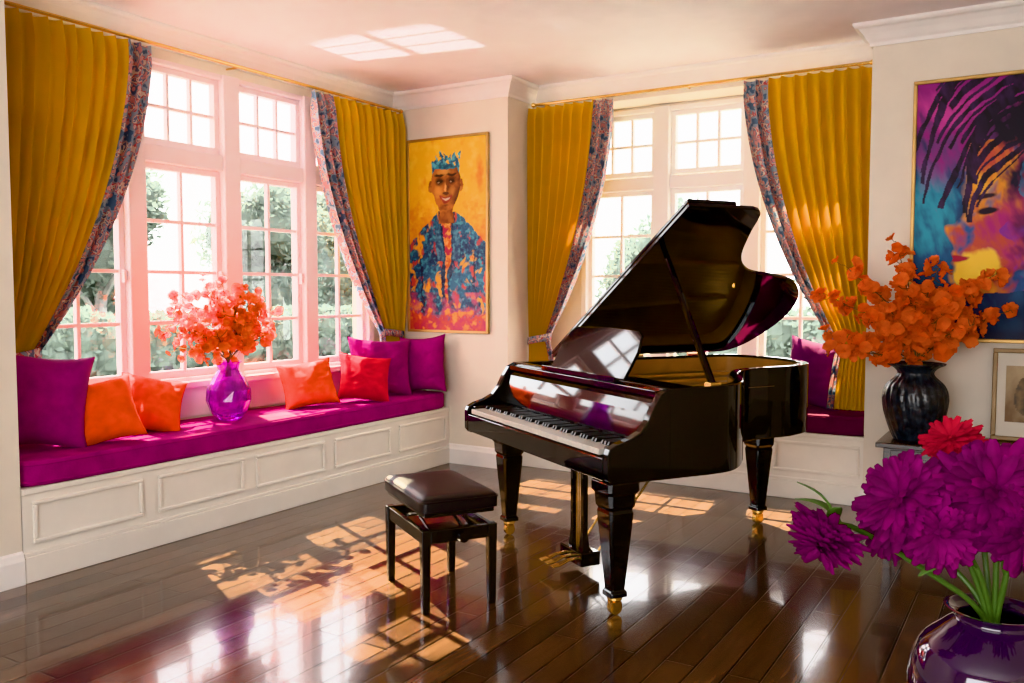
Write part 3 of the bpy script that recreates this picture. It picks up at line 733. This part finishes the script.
lb = [(.06, -.54, .24), (.10, -.50, .36), (.02, -.40, .46), (.12, -.36, .22), (.05, -.22, .52), (.12, -.14, .38), (.02, -.05, .53), (.13, .02, .26), (.05, .10, .50),
      (.12, .15, .38), (.02, .24, .46), (.08, .34, .36), (.05, .42, .24), (.14, .24, .18), (.14, -.20, .18), (.10, -.46, .12), (.0, .0, .40)]
bouquet('branch of small orange blossoms in the violet vase on the window seat', 'orange flower branches in the violet vase', (VL[0], VL[1], VL[2]+.383), lb, (M['petal'], M['petal'], M['petal2']), .036, 24, 11, .11)
rb = [(-.52, -.05, .18), (-.54, -.05, .42), (-.40, -.06, .58), (-.28, .02, .44), (-.13, .02, .72), (-.24, -.12, .28), (.0, -.1, .36), (.12, -.02, .60), (.28, -.06, .48), (.42, -.02, .54), (.48, -.04, .32), (.30, -.14, .24), (-.44, -.16, .08), (-.06, -.12, .50), (.18, -.16, .34)]
bouquet('spray of coral orange blossoms in the black vase on the console', 'coral orange flower sprays in the black vase', (VR[0], VR[1], VR[2]+.45), rb, (M['petalr'], M['petalr'], M['petal2']), .047, 28, 21, .085, .34, .60)

def bloom_mesh(m, R, seed, npet=160):
    rnd = random.Random(seed); b = MB(); ga = pi*(3-5**.5)
    for i in range(npet):
        t = (i+.5)/npet; el = pi/2*(1-1.32*t**.60)      # from upright centre to drooping outside
        az = ga*i+rnd.uniform(-.3, .3); L_ = R*(.50+.58*t**.5)*rnd.uniform(.76, 1.16); wd = R*(.11+.085*t)*rnd.uniform(.8, 1.15)
        el += rnd.uniform(-.15, .15)
        u = Vector((cos(az)*cos(el), sin(az)*cos(el), sin(el))); sd = Vector((-sin(az), cos(az), 0)); nr = u.cross(sd)
        vs = []; fs = []; jt = rnd.uniform(-.8, .8)
        for q in range(6):
            s_ = q/5; w_ = wd*max(.12, (sin(pi*(.10+.82*s_)))**.65)
            cu = R*.30*s_*s_*(1.2-1.6*t)
            c = u*(L_*(.12+.88*s_))-nr*cu+sd*jt*.16*R*s_*s_
            for e in (-1, -.35, .35, 1): vs.append(c+sd*(e*w_)+nr*(-.55*w_*e*e+.18*w_*sin(e*5+i+s_*4)*s_))
        for q in range(5):
            for e in range(3): k = q*4+e; fs.append((k, k+1, k+5, k+4))
        b.add(vs, fs)
    b.lathe([(.0, -.25*R), (.16*R, -.2*R), (.2*R, 0), (.05*R, .15*R)], 8)
    o = b.build('bloom', m, smooth=True, ang=180, recalc=False); me = o.data; bpy.data.objects.remove(o); return me
VM = Vector((-.062, 1.654, .908))
def leaf(parent, p, d, L_, wd, up=(0, 0, 1)):
    d = Vector(d).normalized(); sd = d.cross(Vector(up)).normalized(); nr = sd.cross(d); b = MB(); vs = []; fs = []
    for i in range(8):
        t = i/7; w_ = wd*sin(pi*min(1, .04+t*.94))**.8
        c = Vector(p)+d*(L_*t)+nr*(.12*L_*sin(pi*t)-.18*L_*t*t)
        for e in (-1, 0, 1): vs.append(c+sd*e*w_+nr*(.2*w_*abs(e)))
    for i in range(7):
        for e in range(2): k = i*3+e; fs.append((k, k+1, k+4, k+3))
    b.add(vs, fs); o = b.build('leaf', M['leaf'], parent, smooth=True, ang=180, recalc=False); s = o.modifiers.new('solid', 'SOLIDIFY'); s.thickness = .0012
def flower(label, c, R, nrm, m, seed, group=None, leaves=()):
    root = thing('flower', VM, label, 'flower', group=group)
    c = Vector(c)-VM; nrm = Vector(nrm).normalized()
    bl = bpy.data.objects.new('bloom', bloom_mesh(m, R, seed)); COL.objects.link(bl); bl.parent = root
    bl.location = c; bl.rotation_mode = 'QUATERNION'; bl.rotation_quaternion = nrm.to_track_quat('Z', 'Y')
    st = c-nrm*R*.2
    mid = Vector((c.x*.35, c.y*.35, max(.04, c.z*.55)))
    pth = spline([Vector((-c.x*.12, -c.y*.12, -.12)), Vector((c.x*.08, c.y*.08, .0)), mid, (st-nrm*R*.6).lerp(mid, .15), st], 5)
    b = MB(); b.tube(pth, .0048, 7); b.build('stem', M['stem'], root, smooth=True)
    for (t, d, L_, wd) in leaves: leaf(root, pth[int(t*(len(pth)-1))], d, L_, wd)
    return root
flower('magenta bloom hanging lowest and furthest left in the foreground bouquet', (-.322, 1.56, 1.015), .066, (-.25, -.6, -.62), M['fpurple'], 1, leaves=((.85, (-.5, -.2, .9), .10, .014), (.9, (.2, -.5, .7), .08, .012), (.8, (-.8, .1, .5), .09, .013)))
flower('small magenta bloom right of the drooping one in the foreground bouquet', (-.235, 1.675, 1.02), .056, (-.5, -.6, .1), M['fpurple'], 2, leaves=((.7, (-.6, -.4, .4), .10, .014),))
flower('big magenta bloom at the upper left of the foreground bouquet', (-.203, 1.585, 1.10), .084, (-.35, -.75, .55), M['fpurple'], 3)
flower('largest magenta bloom at the upper right of the foreground bouquet', (-.065, 1.60, 1.128), .095, (.15, -.8, .6), M['fpurple'], 4)
flower('magenta bloom low in the centre of the foreground bouquet, above the vase', (-.140, 1.565, 1.058), .068, (-.1, -.95, .1), M['fpurple'], 5, leaves=((.5, (-.5, -.5, .1), .11, .016),))
flower('magenta bloom at the right edge of the photo in the foreground bouquet', (-.015, 1.575, 1.07), .072, (.5, -.8, .1), M['fpurple'], 6, leaves=((.45, (.2, -.6, .5), .10, .015),))
flower('crimson pink bloom behind the magenta ones in the foreground bouquet', (-.150, 1.82, 1.172), .058, (-.2, -.5, .8), M['fcrimson'], 7)

# ------------------------------------------------------------------ console, side table, small picture
C = thing('console_table', (-.10, 5.68, 0), 'dark wooden console table against the wall below the large painting', 'table')
dz = CZ-.62
b = MB(); b.box(-.74, .80, -.26, .26, .59+dz, .62+dz); b.build('tabletop', M['darkwood'], C, bevel=.005)
b = MB(); b.box(-.70, .76, -.23, .23, .47+dz, .59+dz); b.build('apron', M['darkwood'], C, bevel=.003)
for i in range(2):
    x0 = -.66+i*.72; b = MB(); b.box(x0, x0+.66, -.245, -.23, .485+dz, .58+dz); d = b.build('drawer', M['darkwood'], C, bevel=.003)
    b = MB(); b.tube([(x0+.33, -.245, .53+dz), (x0+.33, -.262, .53+dz), (x0+.33, -.272, .53+dz)], [.006, .012, .010], 12); b.build('knob', M['brass'], d, smooth=True)
for sx in (-.67, .73):
    for sy in (-.2, .2):
        b = MB(); b.loft([[(sx+a, sy+e, z) for a, e in ((-h,-h),(h,-h),(h,h),(-h,h))] for z, h in ((0, .018), (.05, .02), (.47+dz, .03))]); b.build('leg', M['darkwood'], C, bevel=.003)
Fm = thing('picture_frame', (-.10, 5.87, CZ+.002), 'small bronze-framed picture leaning on the wall on the console', 'picture')
Fm.rotation_euler = (RAD(-7), 0, 0)
b = MB(); hw, hh, fw = .175, .54, .026
b.box(-hw, hw, -.012, .012, 0, fw); b.box(-hw, hw, -.012, .012, hh-fw, hh); b.box(-hw, -hw+fw, -.012, .012, fw, hh-fw); b.box(hw-fw, hw, -.012, .012, fw, hh-fw)
b.build('frame', M['dimframe'], Fm, bevel=.004)
b = MB(); b.box(-hw+fw, hw-fw, -.002, .006, fw, hh-fw); b.build('mat_board', M['mat'], Fm)
b = MB(); vs = []; fs = []; cols = []; nx, ny = 30, 50
for j in range(ny+1):
    for i in range(nx+1):
        u, v = i/nx, j/ny; vs.append((-.105+.21*u, -.004, .11+.33*v))
        c = mixc((.20, .12, .06), (.45, .34, .20), v*.9+fr(u, v, 3, 2)*.5)
        if ell(u, v, .5, .45, .28, .34) < 1+.3*fr(u, v, 4, 8): c = mixc((.08, .07, .05), (.22, .14, .07), .5+fr(u, v, 7, 5))
        cols.append(c)
for j in range(ny):
    for i in range(nx): k = j*(nx+1)+i; fs.append((k, k+1, k+nx+2, k+nx+1))
b.add(vs, fs); o = b.build('print', M['paint'], Fm, recalc=False); at = o.data.color_attributes.new('paint', 'FLOAT_COLOR', 'POINT')
for i, c in enumerate(cols): at.data[i].color = (*[max(0, x) for x in c], 1)

T = thing('side_table', (-.03, 1.66, 0), 'round dark wooden side table under the near vase', 'table')
b = MB(); b.lathe([(.0, .612), (.19, .612), (.20, .62), (.20, .634), (.195, .64), (.0, .64)], 40); b.build('tabletop', M['darkwood'], T, smooth=True)
b = MB(); b.lathe([(.03, .03), (.028, .1), (.022, .3), (.03, .55), (.06, .612)], 16); b.build('pedestal', M['darkwood'], T, smooth=True)
b = MB(); b.lathe([(.0, 0), (.15, 0), (.15, .012), (.05, .03), (.0, .035)], 32); b.build('base', M['darkwood'], T, smooth=True)

# ------------------------------------------------------------------ garden outside
GZ = -1.2
b = MB(); b.add([(-60, -10, GZ), (-5.4, -10, GZ), (-5.4, 7.2, GZ), (20, 7.2, GZ), (20, 60, GZ), (-60, 60, GZ)], [(0, 1, 2, 3, 4, 5)])
tag(b.build('garden_lawn', M['lawn']), 'pale lawn outside the windows', 'lawn', kind='stuff')
def leafcloud(f_, rnd, c, s_):
    a = Vector((rnd.gauss(0, 1), rnd.gauss(0, 1), rnd.gauss(0, 1))).normalized(); e = a.orthogonal().normalized()
    f_.add([c-a*s_*1.4, c+e*s_*.7, c+a*s_*1.4, c-e*s_*.7], [(0, 1, 2, 3)])
def core(f_, c, r, seed):
    """a lumpy inner mass that the leaves stand on"""
    nu, nv = 12, 7; rings = []
    for j in range(nv):
        ph = -pi/2+pi*(j+.15)/(nv-.7)
        ring = []
        for i in range(nu):
            a = 2*pi*i/nu; d = Vector((cos(a)*cos(ph), sin(a)*cos(ph), sin(ph)))
            ring.append(Vector(c)+d*r*(.80+.25*noise.noise(d*2.3+Vector((seed, 0, 0)))))
        rings.append(ring)
    f_.loft(rings)
def tree_parts(seed):
    rnd = random.Random(seed); t = MB()
    t.tube([(0, 0, 0), (.05, .02, 1.2), (-.03, .05, 2.4), (.05, 0, 3.8)], [.16, .13, .10, .05], 8)
    for k in range(5):
        a = 2*pi*k/5+rnd.random(); z = 1.3+.4*k
        t.tube([(0, 0, z), (.5*cos(a), .5*sin(a), z+.5), (1.0*cos(a), 1.0*sin(a), z+.8)], [.07, .05, .02], 6)
    f_ = MB(); blobs = [(rnd.uniform(-.9, .9), rnd.uniform(-.9, .9), rnd.uniform(1.5, 4.6), rnd.uniform(.6, .95)) for _ in range(14)]
    for i, q in enumerate(blobs): core(f_, q[:3], q[3]*.9, i+seed)
    for _ in range(6000):
        bx_, by_, bz_, br_ = rnd.choice(blobs)
        d = Vector((rnd.gauss(0, 1), rnd.gauss(0, 1), rnd.gauss(0, 1))).normalized()*br_*rnd.uniform(.72, 1.05)
        leafcloud(f_, rnd, Vector((bx_, by_, bz_))+d, rnd.uniform(.04, .08))
    return t, f_
base_trees = []
spots = [(-20, 9.3, 0), (-21.5, 14.2, 0), (-20, 19, 0), (-22, 24, 0), (-14.5, 25.5, 1), (-9.6, 24, 1), (-4.8, 25.5, 1)]
rnd = random.Random(5)
for i, (x, y, g) in enumerate(spots):
    lab = ('hazy green garden tree seen through the left windows', 'hazy green garden tree seen through the alcove window')[g]
    root = thing('tree', (x, y, GZ), lab, 'tree', rnd.uniform(0, 6), ('trees outside the left windows', 'trees outside the alcove window')[g])
    s_ = rnd.uniform(.95, 1.15); root.scale = (s_*1.2, s_*1.2, s_*1.2)
    if i < 3:
        t, f_ = tree_parts(i+40); base_trees.append((t.build('trunk', M['bark'], root, smooth=True), f_.build('foliage', M['foliage'], root, recalc=False)))
    else:
        for src in base_trees[i % 3]:
            o = src.copy(); COL.objects.link(o); o.parent = root
def hedge(label, p, q):
    rnd = random.Random(77); f_ = MB(); P0, P1 = Vector(p), Vector(q); d = P1-P0; nrm = Vector((-d.y, d.x, 0)).normalized()
    for k in range(22):
        for zz in (.45, 1.2, 1.65): core(f_, d*((k+.5)/22)+nrm*rnd.uniform(-.08, .08)+Vector((0, 0, zz)), .55, k+zz)
    for _ in range(10000):
        t = rnd.random(); hgt = 2.1+.25*noise.noise(Vector((t*9, p[0], 0)))
        c = d*t+nrm*rnd.uniform(-.5, .5)+Vector((0, 0, hgt*rnd.random()**.7+.1))
        leafcloud(f_, rnd, c, rnd.uniform(.05, .09))
    o = f_.build('hedge', M['foliage'], recalc=False); o.location = p
    tag(o, label, 'hedge')
hedge('long green hedge across the garden outside the left windows', (-17, 6.5, GZ), (-17, 20.5, GZ))
hedge('green hedge across the garden outside the alcove window', (-14.5, 20.5, GZ), (-1.5, 20.5, GZ))

# ------------------------------------------------------------------ light
W = bpy.data.worlds.new('sky'); S.world = W; W.use_nodes = True
n = W.node_tree.nodes; l = W.node_tree.links
tc = n.new('ShaderNodeTexCoord'); sp = n.new('ShaderNodeSeparateXYZ'); l.new(tc.outputs['Generated'], sp.inputs[0])
r = n.new('ShaderNodeValToRGB'); l.new(sp.outputs['Z'], r.inputs[0])
r.color_ramp.elements[0].color = (1, .98, .97, 1); r.color_ramp.elements[1].color = (.88, .93, 1, 1)
l.new(r.outputs[0], n['Background'].inputs[0]); n['Background'].inputs[1].default_value = 7
def lamp(kind, name, loc, d, energy, col, **kw):
    ld = bpy.data.lights.new(name, kind); ld.energy = energy; ld.color = col
    for k, v in kw.items(): setattr(ld, k, v)
    o = bpy.data.objects.new(name, ld); COL.objects.link(o); o.location = loc
    o.rotation_euler = Vector(d).to_track_quat('-Z', 'Y').to_euler(); return o
SUNC = (1, .85, .54)
lamp('SUN', 'sun_light', (-6, 8, 16), (.40, -.10, -1), 20, (1, .92, .78), angle=RAD(.4))
def beam(direction, target, power, cone):
    d = Vector(direction).normalized()
    lamp('SPOT', 'added_sun_patch_light', Vector(target)-d*14, d, power, SUNC, spot_size=RAD(cone), spot_blend=.15, shadow_soft_size=.04)  # added spots imitating sunlight, aimed to lay bright patches on the floor
beam((1.0, -.48, -1), (-4.88, 4.62, 1.62), 140000, 4.6)     # far sash, floor behind the bench
beam((1.0, -.36, -1), (-4.88, 3.85, 2.16), 140000, 3.6)     # middle sash, floor by the bench
beam((.77, -.35, -1), (-4.88, 3.85, 2.06), 140000, 3.2)     # middle sash, floor left of the bench
beam((.10, -.66, -1), (-1.95, 6.0, .95), 160000, 14)        # alcove window, floor behind the piano
d = Vector((1.08, .15, .50)).normalized(); tgt = Vector((-3.82, 4.85, 3.12))
lamp('SPOT', 'added_ceiling_patch_light', tgt-d*8.5, d, 11000, (1, .97, .95), spot_size=RAD(5.6), spot_blend=.25, shadow_soft_size=.07)  # added spot with no known source, throws the bright patch on the ceiling
def portal(name, loc, d, sx, sy):
    ld = bpy.data.lights.new(name, 'AREA'); ld.shape = 'RECTANGLE'; ld.size = sx; ld.size_y = sy; ld.cycles.is_portal = True
    o = bpy.data.objects.new(name, ld); COL.objects.link(o); o.location = loc; o.rotation_euler = Vector(d).to_track_quat('-Z', 'Z' if abs(d[2]) < .5 else 'Y').to_euler()
portal('portal_light', (-5.12, 4.22, 1.87), (1, 0, 0), 3.1, 2.2)
portal('portal_light', (-2.32, 6.97, 1.87), (0, -1, 0), 2.3, 2.2)
portal('portal_light', (-.7, -2.37, 1.6), (0, 1, 0), 3.9, 2.1)

# ------------------------------------------------------------------ camera
cd = bpy.data.cameras.new('camera'); cam = bpy.data.objects.new('camera', cd); COL.objects.link(cam)
cam.location = (0, 0, 1.45); cam.rotation_euler = (RAD(90-3.32), 0, RAD(31.45))
cd.sensor_width = 36; cd.lens = 36*878/1024; cd.clip_start = .05
S.camera = cam
